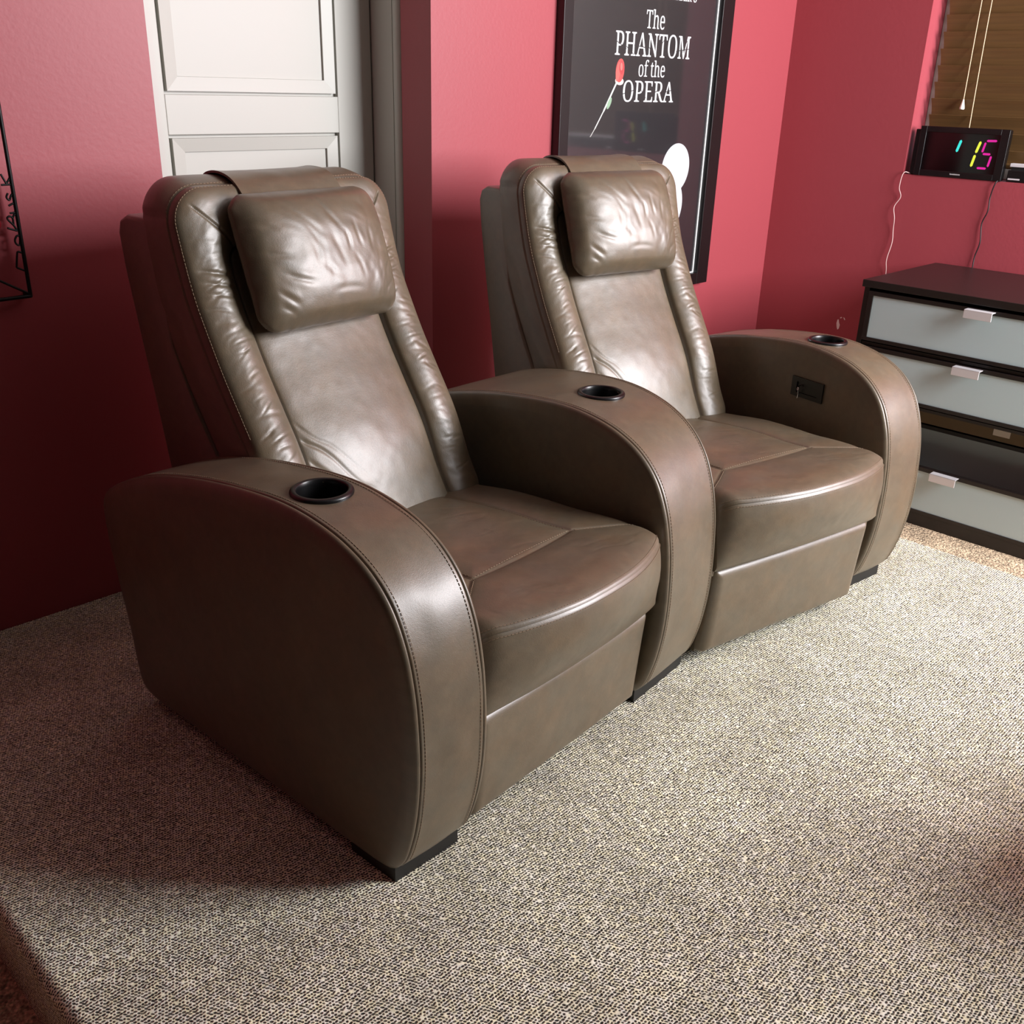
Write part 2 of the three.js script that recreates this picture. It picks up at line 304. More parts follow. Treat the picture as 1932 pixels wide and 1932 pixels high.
function makeArm(chair, L, R, feet = true) {
  const inv = chair.matrixWorld.clone().invert();
  const at = (v, h, t, ext = 0) => {
    const a = L.o.clone().addScaledVector(L.v, v), b = R.o.clone().addScaledVector(R.v, v), d = b.clone().sub(a), w = d.length(); d.divideScalar(w);
    const p = a.addScaledVector(d, t * w + ext); p.y = h; return p.applyMatrix4(inv);
  };
  const width = (v) => L.o.clone().addScaledVector(L.v, v).distanceTo(R.o.clone().addScaledVector(R.v, v));
  const NT = 36, cupV = -0.24, cupR = 0.0455;
  const cup = at(cupV, 0.614, 0.5), wcup = width(cupV);
  const edge = (e) => 0.0035 * (1 - dome(e, 0.0035));
  // the curved top strip, open where the cup holder sits
  const acrossT = (k) => { const W = 0.16; const e = [0, 0.0006, 0.0018, 0.0036]; if (k < 4) return e[k] / W; if (k > NT - 4) return 1 - e[NT - k] / W; return lerp(0.0036 / W, 1 - 0.0036 / W, (k - 3) / (NT - 6)); };
  const stripGeo = gridGeo(NT, AN, (a, b) => {
    const k = Math.round(a * NT), i = Math.round(b * AN) % AN, t = acrossT(k), p = armLoop.pts[i], n = armLoop.nor[i];
    const w = width(p.x), ins = edge(Math.min(t, 1 - t) * 0.16) + 0.0011 * (0.5 + 0.5 * Math.cos((t - 0.5) * 2 * Math.PI)) * -1;
    const wob = 0.0009 * noise(t * 3 + L.o.x * 7, armLoop.len[Math.round(b * AN)] * 14);
    const q = at(p.x - n[0] * (ins + wob), p.y - n[1] * (ins + wob), t); return [q.x, q.y, q.z, t * w, armLoop.len[Math.round(b * AN)]];
  }, (a, b) => {
    const i = Math.floor(b * AN), p = armLoop.pts[i % AN], p2 = armLoop.pts[(i + 1) % AN]; if (p.y < 0.55) return false;
    const t = acrossT(Math.floor(a * NT)) * 0.5 + acrossT(Math.floor(a * NT) + 1) * 0.5;
    return Math.hypot((t - 0.5) * wcup, (p.x + p2.x) / 2 - cupV) < cupR;
  });
  const arm = mesh('armrest', stripGeo, leather, chair);
  // padded side panels
  for (const side of [0, 1]) {
    const rings = [[0.0002, 0.0075], [0.0006, 0.0035], [0.0022, 0.0012], [0.0048, 0.0008], [0.0078, 0.0024], [0.0104, 0.0056], [0.0124, 0.0105], [0.0134, 0.018], [0.0138, 0.03]];
    const sg = side ? 1 : -1, NR = rings.length - 1;
    const g = gridGeo(NR, AN, (a, b) => {
      const k = rings[Math.round(a * NR)], i = Math.round(b * AN) % AN, p = armLoop.pts[i], n = armLoop.nor[i];
      const q = at(p.x - n[0] * k[1], p.y - n[1] * k[1], side, sg * k[0]); return [q.x, q.y, q.z, p.x, p.y + 0.3 * side];
    });
    const ring = armLoop.pts.map((p, i) => { const n = armLoop.nor[i], k = rings[NR]; return new THREE.Vector2(p.x - n[0] * k[1], p.y - n[1] * k[1]); });
    const tri = THREE.ShapeUtils.triangulateShape(ring, []); const pos = [], uv = [];
    for (const t of tri) for (const k of t) { const q = at(ring[k].x, ring[k].y, side, sg * 0.0138); pos.push(q.x, q.y, q.z); uv.push(ring[k].x, ring[k].y + 0.3 * side); }
    const cap = new THREE.BufferGeometry(); cap.setAttribute('position', new THREE.Float32BufferAttribute(pos, 3)); cap.setAttribute('uv', new THREE.Float32BufferAttribute(uv, 2)); cap.computeVertexNormals();
    mesh('side_panel', merge([g, cap]), leather, arm);
  }
  // stitching beside both seams
  const st = [];
  for (const side of [0, 1]) {
    const pts = [], nn = [];
    for (let i = 4; i < 250; i++) { // from the foot up over the top
      const p = armLoop.pts[i % AN]; if (p.x < -0.68 || p.y < 0.05) continue;
      for (let s = 0; s < 6; s++) {
        const p2 = armLoop.pts[(i + 1) % AN], f = s / 6, n = armLoop.nor[i % AN];
        const off = 0.0072, t = side ? 1 : 0, sg = side ? -1 : 1;
        pts.push(at(lerp(p.x, p2.x, f) + n[0] * 0.0006, lerp(p.y, p2.y, f) + n[1] * 0.0006, t, sg * off)); nn.push(V3(...(() => { const a = at(p.x, p.y, 0.5), b = at(p.x + n[0], p.y + n[1], 0.5); return b.sub(a).normalize().toArray(); })()));
      }
    }
    st.push(stitchGeo(pts, nn));
  }
  const sm = mesh('stitching', merge(st), threadMat, arm); sm.userData = { kind: 'stuff', label: 'light tan thread' };
  // cup holder
  const prof = [[0, -0.075], [0.033, -0.075], [0.0375, -0.072], [0.0405, -0.004], [0.0415, 0.0028], [0.0435, 0.0045], [0.0475, 0.0045], [0.0505, 0.003], [0.0518, 0.0], [0.0512, -0.006]].map(([x, y]) => new THREE.Vector2(x, y));
  const ch = mesh('cup_holder', new THREE.LatheGeometry(prof, 56), blackPlastic, arm); ch.position.copy(cup).add(V3(0, 0.0012, 0)); ch.userData.label = 'black round cup holder sunk in the armrest';
  // feet
  if (feet) for (const [v0, v1, e] of [[-0.115, -0.004, 0.004], [-0.7, -0.61, -0.035]]) {
    const c = [at(v0, 0, 0, -e), at(v0, 0, 1, e), at(v1, 0, 1, e), at(v1, 0, 0, -e)], pos = [];
    const top = c.map((p) => p.clone().setY(0.034)); const q = [...c, ...top];
    for (const [a, b, d, e] of [[0, 1, 2, 3], [4, 7, 6, 5], [0, 4, 5, 1], [1, 5, 6, 2], [2, 6, 7, 3], [3, 7, 4, 0]]) for (const k of [a, b, d, a, d, e]) pos.push(...q[k].toArray());
    const g = new THREE.BufferGeometry(); g.setAttribute('position', new THREE.Float32BufferAttribute(pos, 3)); g.setAttribute('uv', new THREE.Float32BufferAttribute(new Float32Array(pos.length / 3 * 2), 2)); g.computeVertexNormals();
    mesh('foot', g, blackMatte, arm).userData.label = 'low black block foot';
  }
  return { arm, at };
}

// --- backrest: curve of the seam in (h, v), from the seat up
const SEAM = [[0.345, -0.43], [0.38, -0.448], [0.445, -0.486], [0.54, -0.532], [0.63, -0.588], [0.70, -0.632], [0.76, -0.665], [0.83, -0.70], [0.90, -0.724], [0.976, -0.742], [1.034, -0.752]];
const seamCurve = new THREE.CatmullRomCurve3(SEAM.map(([h, v]) => V3(v, h, 0)), false, 'centripetal'); seamCurve.arcLengthDivisions = 800;
const BL = seamCurve.getLength(), BW = 0.264, BR = 0.072;
const seamAt = (s) => { const t = clamp(s / BL, 0, 1); const p = seamCurve.getPointAt(t), d = seamCurve.getTangentAt(t); return { v: p.x, h: p.y, nv: d.y, nh: -d.x }; };
const BOXT = (h) => lerp(0.13, 0.098, sstep(0.7, 1.0, h));
const INW = 0.163, INTOP = BL - 0.115;                                 // inner panel half width, its top
const BOLSTER_FOLDS = [];
for (const sg of [-1, 1]) for (let i = 0; i < 44; i++) {
  const y = lerp(0.04, BL - 0.09, (i + rnd()) / 44), c = sg * lerp(0.195, 0.24, rnd()), l = lerp(0.03, 0.075, rnd()), an = (rnd() - 0.3) * 0.9 * -sg;
  BOLSTER_FOLDS.push([c - l / 2 * Math.cos(an), y - l / 2 * Math.sin(an), c + l / 2 * Math.cos(an), y + l / 2 * Math.sin(an), lerp(0.002, 0.0042, rnd()), lerp(0.0004, 0.0016, rnd() * rnd())]);
}
const PILLOW_FOLDS = [[-0.012, 0.12, 0.034, 0.03, 0.0045, 0.0032], [-0.084, 0.09, -0.016, 0.026, 0.005, 0.0024], [0.034, 0.036, 0.038, -0.004, 0.004, 0.003], [0.062, 0.052, 0.071, -0.002, 0.004, 0.0026], [-0.125, -0.03, -0.06, -0.054, 0.005, 0.0042], [-0.145, -0.058, -0.104, -0.09, 0.0045, 0.0045], [-0.138, -0.088, -0.1, -0.124, 0.004, 0.0045],
  [0.102, 0.046, 0.097, -0.014, 0.0045, 0.002], [-0.02, -0.074, 0.056, -0.08, 0.006, 0.0022], [-0.16, 0.066, -0.115, 0.05, 0.005, 0.0035], [-0.158, 0.014, -0.1, -0.002, 0.005, 0.0035], [0.16, 0.044, 0.115, 0.02, 0.004, 0.0028], [0.162, -0.02, 0.12, -0.055, 0.004, 0.003], [0.15, -0.07, 0.115, -0.09, 0.004, 0.0025], [-0.06, 0.06, -0.02, 0.0, 0.006, 0.0016], [0.0, 0.03, 0.02, -0.04, 0.006, 0.0018], [0.085, 0.1, 0.11, 0.06, 0.007, 0.0016], [0.045, -0.01, 0.06, -0.06, 0.0045, 0.002], [-0.04, -0.02, 0.0, -0.05, 0.006, 0.0016]];
function backFront(u, s) {                                              // returns local point
  const [x, y, d] = rrect(u, s - BL / 2, BW, BL / 2, BR);
  const ss = y + BL / 2, f = seamAt(ss), t = ss / BL, sgn = Math.sign(x) || 1;
  // distance outside the inner panel (open at the bottom)
  const ox = Math.abs(x) - INW, oy = ss - INTOP; const rr = 0.03;
  const e = (Math.max(ox + rr, 0) > 0 && oy + rr > 0 ? Math.hypot(Math.max(ox + rr, 0), Math.max(oy + rr, 0)) : Math.max(ox + rr, oy + rr)) - rr;
  let n = 0.0;
  const low = sstep(0.0, 0.12, ss);
  if (e > 0) {
    const B = lerp(0.024, 0.036, sstep(0.1, 0.35, t)) * lerp(1, 0.85, sstep(0.82, 0.95, t));
    n = 0.006 * dome(d, 0.014) + B * Math.pow(dome(d, 0.072), 0.9) * Math.pow(dome(e, 0.064), 0.8);
    // cross wrinkles of the bolsters
    const wr = -foldDepth(BOLSTER_FOLDS, x, ss) + 0.0018 * fbm(x * 22 + 7 * sgn, ss * 26 + x * 12 * sgn, 3);
    n += wr * sstep(0.004, 0.025, d) * sstep(0.0, 0.018, e) * low;
    // gathered folds beside the pillow's upper corner
    for (const [s0, k] of [[0.60, 0.004], [0.577, 0.003], [0.555, 0.002]]) { const q = ss - s0 - (Math.abs(x) - 0.2) * 0.25; n -= k * Math.exp(-(q * q) / (0.004 * 0.004)) * sstep(0.01, 0.04, d) * sstep(0, 0.03, e); }
    // mitre seam at the upper corners
    const mi = (ss - (BL - 0.02)) - (Math.abs(x) - (BW - 0.02)) * 1.05; if (ss > INTOP - 0.02) n -= 0.0045 * Math.exp(-(mi * mi) / (0.0028 * 0.0028)) * sstep(0.012, 0.03, d);
  } else {
    const k = x / INW;
    n = 0.010 + 0.006 * dome(-e, 0.03) + 0.011 * (1 - k * k) * sstep(0, 0.2, t) + 0.005 * Math.exp(-((ss - 0.20) ** 2) / 0.03) * (1 - k * k);
    // soft folds drawn in from the lower left seam
    let fold = 0;
    for (const [a, b, w, m] of [[-0.158, 0.30, 0.004, 0.5], [-0.158, 0.272, 0.005, 1.0], [-0.158, 0.226, 0.0065, 0.7]]) {
      const dx = x - a, q = (ss - b) + dx * (0.6 + 2.4 * b) + 0.012 * noise(x * 22 + b * 90, b * 70); fold += m * Math.exp(-(q * q) / (w * w)) * Math.exp(-Math.max(dx, 0) / 0.06) * sstep(-0.002, 0.012, dx);
    }
    n -= 0.0048 * fold;
    n += 0.0016 * fbm(x * 12, ss * 12, 3) * dome(-e, 0.05);
  }
  n -= 0.0055 * Math.exp(-(e * e) / (0.003 * 0.003));                   // seam round the inner panel
  n *= 1; 
  return [x, f.h + f.nh * n, f.v + f.nv * n, x, ss, d];
}
const backFrontGeo = gridGeo(210, 280, (a, b) => backFront(lerp(-BW, BW, 0.5 + 0.5 * spread(a)), lerp(0, BL, b)));
// boxing strip: round the outline, from the seam back
const outline = (() => { // half perimeter points of the rounded rectangle, densely spaced, with outward normals
  const pts = [], r = BR, hw = BW, hh = BL / 2; const line = (x0, y0, x1, y1, nx, ny, n) => { for (let i = 0; i < n; i++) pts.push([lerp(x0, x1, i / n), lerp(y0, y1, i / n), nx, ny]); };
  const arc = (cx, cy, a0, n) => { for (let i = 0; i < n; i++) { const a = a0 - i / n * Math.PI / 2; pts.push([cx + r * Math.cos(a), cy + r * Math.sin(a), Math.cos(a), Math.sin(a)]); } };
  line(-hw, -hh + r, -hw, hh - r, -1, 0, 120); arc(-hw + r, hh - r, Math.PI, 16); line(-hw + r, hh, hw - r, hh, 0, 1, 80); arc(hw - r, hh - r, Math.PI / 2, 16); line(hw, hh - r, hw, -hh + r, 1, 0, 120); arc(hw - r, -hh + r, 0, 16); line(hw - r, -hh, -hw + r, -hh, 0, -1, 60); arc(-hw + r, -hh + r, -Math.PI / 2, 16);
  pts.push(pts[0]); return pts;
})();
const NO = outline.length - 1;
function boxingAt(k, b) {
  const [x, y, nx, ny] = outline[k], ss = y + BL / 2, f = seamAt(ss), T = BOXT(f.h);
  const crown = 0.011 * Math.sin(Math.PI * clamp(b, 0, 1)) * (ny > 0.3 ? 0.8 : 0.3) - 0.012 * sstep(0.85, 1, b) + 0.0012 * noise(ss * 20 + x * 20, b * 3) * Math.sin(Math.PI * b);
  const gr = -0.0025 * Math.exp(-(b * b) / (0.02 * 0.02));
  const c = crown + gr, tv = -f.nh, th = f.nv;                           // tangent up the back
  // straight back, a little downwards with the seat's tilt
  const bv = f.v - T * b * 0.99, bh = f.h - T * b * 0.02 + (ny > 0.3 ? 0.010 * b * ny : 0);
  return [x + nx * c, bh + ny * c * th, bv + ny * c * tv * 0, ss, b * T, nx, ny];
}
const boxingGeo = gridGeo(24, NO, (a, b) => { const k = Math.round(b * NO); const q = boxingAt(k, a); return [q[0], q[1], q[2], q[4] + 0.3, k * 0.005]; });
// double stitching either side of the outer seam
const backStitch = (() => {
  const A = [], An = [], B = [], Bn = [];
  for (let k = 40; k < 16 + 120 + 80 + 16 + 140; k++) { // left side, top, right side
    if (k >= NO) break;
    for (let s = 0; s < 4; s++) {
      const k2 = Math.min(k + 1, NO), f = s / 4, o1 = outline[k], o2 = outline[k2]; if (o1[3] < -0.2) continue;
      const ox = lerp(o1[0], o2[0], f), oy = lerp(o1[1], o2[1], f), nx = lerp(o1[2], o2[2], f), ny = lerp(o1[3], o2[3], f);
      const q = backFront(ox - nx * 0.004, oy + BL / 2 - ny * 0.004), fr = seamAt(oy + BL / 2);
      A.push(V3(q[0], q[1] + fr.nh * 0.0005, q[2] + fr.nv * 0.0005)); An.push(V3(nx * 0.5, fr.nh + ny * 0.5, fr.nv).normalize());
      const b = 0.06, g1 = boxingAt(k, b), g2 = boxingAt(k2, b); B.push(V3(lerp(g1[0], g2[0], f), lerp(g1[1], g2[1], f), lerp(g1[2], g2[2], f))); Bn.push(V3(nx, ny, 0).normalize());
    }
  }
  return merge([stitchGeo(A, An), stitchGeo(B, Bn)]);
})();
// upright rear shell
const shellGeo = (() => {
  const pts = [[-0.80, 0.955], [-0.83, 0.966], [-0.885, 0.967], [-0.905, 0.958], [-0.913, 0.938], [-0.905, 0.873], [-0.88, 0.749], [-0.853, 0.624], [-0.825, 0.478], [-0.80, 0.30], [-0.79, 0.12], [-0.58, 0.12], [-0.56, 0.345], [-0.59, 0.45], [-0.66, 0.54], [-0.72, 0.63], [-0.775, 0.74]];
  const s = new THREE.Shape(pts.map(([v, h]) => new THREE.Vector2(v, h)));
  const g = new THREE.ExtrudeGeometry(s, { depth: 2 * 0.254, bevelEnabled: true, bevelThickness: 0.012, bevelSize: 0.008, bevelSegments: 4, curveSegments: 4 });
  g.translate(0, 0, -0.254); g.rotateY(-Math.PI / 2); // z (depth) -> -x ; x (v) -> z
  return toCreasedNormals(g, 0.6);
})();
// --- pillow
const PW = 0.174, PH = 0.131;
function pillowPt(a, b, front) {
  const [x, y, d] = rrect(lerp(-PW, PW, 0.5 + 0.5 * spread(a)), lerp(-PH, PH, 0.5 + 0.5 * spread(b)), PW, PH, 0.042);
  const pinch = 0.004 * (noise(x * 40, y * 40) + noise(x * 85 + 3, y * 85)) * (1 - dome(d, 0.03));
  let z = (front ? 0.066 : -0.04) * Math.pow((1 - Math.abs(x / (PW * 1.02)) ** 3.2) * (1 - Math.abs(y / (PH * 1.03)) ** 2.8), 0.5) * Math.pow(dome(d, 0.03), 0.8);
  if (front) {
    const in1 = sstep(0.006, 0.05, d), n1 = noise(x * 14 + 3, y * 7);
    z += in1 * (-0.45 * foldDepth(PILLOW_FOLDS, x, y) + 0.003 * fbm(x * 16 + 4 + n1, y * 13, 3));
    const ex = PW - Math.abs(x); z -= 0.0022 * Math.exp(-ex / 0.03) * sstep(0.002, 0.015, ex) * Math.pow(0.5 + 0.5 * Math.sin(y * 120 + 4 * noise(x * 12, y * 20) + (x > 0 ? 1 : 0)), 2);
  }
  return [x * (1 + pinch), y * (1 + pinch), z, x + 0.2, y + 0.2];
}
const pillowGeo = merge([gridGeo(120, 96, (a, b) => pillowPt(a, b, true)), gridGeo(60, 48, (a, b) => pillowPt(a, b, false))]);
// --- strap over the top
const strapGeo = (() => {
  const c = new THREE.CatmullRomCurve3([[-0.682, 0.955], [-0.706, 1.0], [-0.725, 1.022], [-0.746, 1.037], [-0.776, 1.0465], [-0.81, 1.0475], [-0.836, 1.039], [-0.852, 1.01], [-0.862, 0.972]].map(([v, h]) => V3(v, h, 0)), false, 'centripetal');
  const N = 50, M = 30, hw = 0.122, out = [];
  for (const lift of [0, 0.0045]) out.push(gridGeo(M, N, (a, b) => {
    const t = Math.round(b * N) / N, p = c.getPointAt(t), d = c.getTangentAt(t), x = lerp(-hw, hw, a) * lerp(1, 0.97, t); const n = lift + 0.0012 * noise(a * 5, t * 7) + 0.002 * Math.pow(Math.abs(2 * a - 1), 6) ;
    return [x, p.y + (-d.x) * n, p.x + d.y * n, x, t * 0.3];
  }));
  for (const e of [0, 1]) out.push(gridGeo(1, N, (a, b) => { const t = Math.round(b * N) / N, p = c.getPointAt(t), d = c.getTangentAt(t), x = (e ? hw : -hw) * lerp(1, 0.97, t), n = 0.0045 * a + 0.0012 * noise(e * 5, t * 7) + 0.002; return [x, p.y - d.x * n, p.x + d.y * n, a * 0.01, t * 0.3]; }));
  return merge(out);
})();
// --- seat cushion
const SW = 0.266;
const seatFront = (u) => 0.096 - 0.066 * Math.pow(Math.abs(u / SW), 2.3) - 0.022 * Math.pow(Math.abs(u / SW), 22);
function segDist(px, py, ax, ay, bx, by) { const dx = bx - ax, dy = by - ay, t = clamp(((px - ax) * dx + (py - ay) * dy) / (dx * dx + dy * dy), 0, 1); return Math.hypot(px - ax - dx * t, py - ay - dy * t); }
const PANEL_V = (u) => -0.088 - 0.01 * Math.pow(u / 0.14, 2);
function seatTop(u, v) {
  const vf = seatFront(u), du = SW - Math.abs(u), df = vf - v, au = Math.abs(u);
  let h = v < -0.2 ? lerp(0.36, 0.418, sstep(-0.75, -0.2, v) ** 0.9) : lerp(0.418, 0.43, sstep(-0.2, 0.0, v));
  h += 0.006 * (1 - (u / SW) ** 2);
  const s1 = v < -0.1 ? Math.abs(au - 0.142) : Math.hypot(au - 0.142, v + 0.1);
  const s2 = segDist(au, v, 0.142, -0.1, 0.2, -0.058), s3 = segDist(au, v, 0.2, -0.058, 0.27, -0.012), s4 = au < 0.142 ? Math.abs(v - PANEL_V(u)) : 1;
  const s = Math.min(s1, s2, s3, s4);
  h += 0.006 * (1 - Math.exp(-s / 0.022)) - 0.0026 * Math.exp(-(s * s) / (0.0026 * 0.0026)) * 1;
  h += 0.0018 * fbm(u * 9 + 5, v * 9, 3) * sstep(0.01, 0.05, s);
  h += 0.0005 * crease(u * 20 - v * 10, v * 22 + 8, 0.2) * sstep(0.01, 0.04, s) * sstep(0.0, 0.05, df);
  h -= 0.03 * (1 - dome(du, 0.035)) + 0.017 * (1 - dome(df, 0.06));
  return h;
}
const seatTopGeo = gridGeo(180, 200, (a, b) => { const u = lerp(-SW, SW, 0.5 + 0.5 * spread(a)), vf = seatFront(u), v = lerp(-0.62, vf, 1 - (1 - b) ** 1.15); return [u, seatTop(u, v), v, u, v]; });
function seatBox(u, b) {
  const vf = seatFront(u), top = seatTop(u, vf), bot = 0.258, vb = 0.034 + 0.12 * (vf - 0.008);
  const bul = 0.011 * Math.sin(Math.PI * Math.pow(b, 0.85)), gr = -0.003 * Math.exp(-(b * b) / (0.02 * 0.02));
  return [u, lerp(top, bot, b), lerp(vf, vb, b * b) + bul + gr + 0.0016 * fbm(u * 14, b * 3 + 9, 3) * Math.sin(Math.PI * b) - 0.008 * sstep(0.92, 1, b)];
}
const seatBoxGeo = gridGeo(140, 40, (a, b) => { const u = lerp(-SW, SW, 0.5 + 0.5 * spread(a)); const q = seatBox(u, b); return [q[0], q[1], q[2], u, 1 + b * 0.18]; });
const seatSideGeo = (sg) => gridGeo(60, 20, (a, b) => { const v = lerp(-0.62, seatFront(SW), a), top = seatTop(sg * SW, v); const q = seatBox(sg * SW, b); const vv = lerp(v, v + (q[2] - seatFront(SW)), a ** 6); return [sg * SW, lerp(top, 0.258, b), vv, vv, b * 0.18]; });
const seatGeo = merge([seatTopGeo, seatBoxGeo, seatSideGeo(-1), seatSideGeo(1), boxGeo(-SW + 0.006, SW - 0.006, 0.24, 0.3, -0.62, 0.015)]);
const seatStitch = (() => {
  const A = [], An = [], B = [], Bn = [], C = [], Cn = [];
  for (let i = 0; i <= 900; i++) {
    const u = lerp(-SW + 0.006, SW - 0.006, i / 900), vf = seatFront(u), v = vf - 0.006;
    A.push(V3(u, seatTop(u, v) + 0.0006, v)); An.push(V3(0, 0.8, 0.6)); const q = seatBox(u, 0.045); B.push(V3(q[0], q[1], q[2] + 0.0006)); Bn.push(V3(0, 0.3, 1));
  }
  const line = (p0, p1, n, off) => { for (let i = 0; i <= n; i++) { const u = lerp(p0[0], p1[0], i / n), v = lerp(p0[1], p1[1], i / n); C.push(V3(u, seatTop(u, v) + 0.0006, v)); Cn.push(UP); } };
  for (const sg of [-1, 1]) { line([sg * 0.137, -0.56], [sg * 0.137, -0.112], 500); line([sg * 0.145, -0.092], [sg * 0.2, -0.052], 70); line([sg * 0.2, -0.052], [sg * 0.255, -0.016], 80); }
  line([-0.132, -0.1], [0.132, -0.1], 300);
  return merge([stitchGeo(A, An), stitchGeo(B, Bn), stitchGeo(C, Cn)]);
})();
// --- footrest panel
const footrestGeo = (() => {
  const hw = 0.259, hh = 0.113;
  const g = gridGeo(120, 60, (a, b) => {
    const [x, y, d] = rrect(lerp(-hw, hw, 0.5 + 0.5 * spread(a)), lerp(-hh, hh, 0.5 + 0.5 * spread(b)), hw, hh, 0.014);
    const z = -0.026 + 0.026 * dome(d, 0.026) + 0.006 * (1 - (x / hw) ** 2) * (1 - (y / hh) ** 2) + 0.0014 * fbm(x * 10, y * 10, 3) * dome(d, 0.05);
    return [x, y, z, x, y + 2];
  });
  const b = boxGeo(-hw + 0.001, hw - 0.001, -hh + 0.001, hh - 0.001, -0.085, -0.0255);
  return merge([g, b]);
})();

function makeChair(label, x, z, deg, seatShift, backShift, seatWide = 1) {
  const c = thing('recliner_chair', label, 'recliner', [x, 0, z], deg * Math.PI / 180, 'row of two leather home theatre recliners');
  const back = mesh('backrest', backFrontGeo, leather, c); back.position.z = backShift;
  mesh('side_band', boxingGeo, leather, back);
  const st = mesh('stitching', backStitch, threadMat, back); st.userData = { kind: 'stuff', label: 'light tan thread' };
  const sh = mesh('back_shell', shellGeo, leather, c); sh.position.z = backShift; sh.userData.label = 'upright leather shell behind the backrest';
  const p = mesh('head_pillow', pillowGeo, leather, c); p.position.set(0, 0.897, -0.652 + backShift); p.rotation.x = -20 * Math.PI / 180; p.userData.label = 'padded leather head pillow hung on the backrest';
  const strap = mesh('pillow_strap', strapGeo, leather, c); strap.position.z = backShift;
  const seat = mesh('seat_cushion', seatGeo, leather, c); seat.position.z = seatShift;
  const s2 = mesh('stitching', seatStitch, threadMat, seat); s2.userData = { kind: 'stuff', label: 'light tan thread' };
  const fr = mesh('footrest_panel', footrestGeo, leather, c); fr.position.set(0, 0.143, 0.02 + seatShift); fr.rotation.x = 0.075; seat.scale.x = fr.scale.x = seatWide; seat.position.x = fr.position.x = seatWide > 1 ? -0.008 : 0;
  mesh('base_frame', boxGeo(-0.25, 0.25, 0.06, 0.25, -0.78, -0.08), blackMatte, c);
  return c;
}
const chair1 = makeChair('brown leather recliner before the white door, armrests on both its sides', 1.183, -1.0275, 5, 0, 0);
makeArm(chair1, frameOf(0.767, -0.997, 4.07), frameOf(0.899, -0.999, 3.3));
makeArm(chair1, frameOf(1.467, -1.056, -0.5), frameOf(1.66, -1.079, -9.6));
const chair2 = makeChair('brown leather recliner before the framed poster, key switch in its armrest', 1.965, -1.046, -10, 0.042, 0.0, 1.04);
{
  const { arm, at } = makeArm(chair2, frameOf(2.309, -1.006, -11.8), frameOf(2.45, -0.989, -11.6));
  // recessed control switch with its key on the inner face
  const g = (v0, v1, h0, h1, e0, e1) => {
    const q = []; for (const e of [e0, e1]) for (const [v, h] of [[v0, h0], [v1, h0], [v1, h1], [v0, h1]]) q.push(at(v, h, 0, -e));
    const pos = []; for (const f of [[4, 5, 6, 7], [0, 3, 2, 1], [0, 1, 5, 4], [1, 2, 6, 5], [2, 3, 7, 6], [3, 0, 4, 7]]) for (const k of [0, 1, 2, 0, 2, 3]) pos.push(...q[f[k]].toArray());
    const b = new THREE.BufferGeometry(); b.setAttribute('position', new THREE.Float32BufferAttribute(pos, 3)); b.setAttribute('uv', new THREE.Float32BufferAttribute(new Float32Array(pos.length / 3 * 2), 2)); b.computeVertexNormals(); return b;
  };
  const e = 0.0138, pl = merge([g(-0.272, -0.255, 0.474, 0.526, e, e + 0.005), g(-0.185, -0.167, 0.474, 0.526, e, e + 0.005), g(-0.255, -0.185, 0.474, 0.485, e, e + 0.005), g(-0.255, -0.185, 0.514, 0.526, e, e + 0.005), g(-0.255, -0.185, 0.485, 0.514, e, e + 0.001)]);
  const sw = mesh('switch_plate', pl, blackPlastic, arm); sw.userData.label = 'black switch plate with a key';
  const P = (v, h, ex) => at(v, h, 0, -ex).toArray();
  const key = merge([tube([P(-0.243, 0.506, e + 0.001), P(-0.243, 0.504, e + 0.012)], 0.002, 4, 8), (() => { const t = new THREE.TorusGeometry(0.0042, 0.0011, 8, 20); const a = at(-0.243, 0.497, 0, -e - 0.013); t.rotateY(Math.PI / 2 - 0.5); t.translate(a.x, a.y, a.z); return t; })(), tube([P(-0.243, 0.493, e + 0.012), P(-0.244, 0.486, e + 0.009), P(-0.245, 0.478, e + 0.007), P(-0.246, 0.47, e + 0.007)], 0.0013, 12, 6)]);
  mesh('key', key, chrome, arm).userData.label = 'small chrome key on a ring';
}

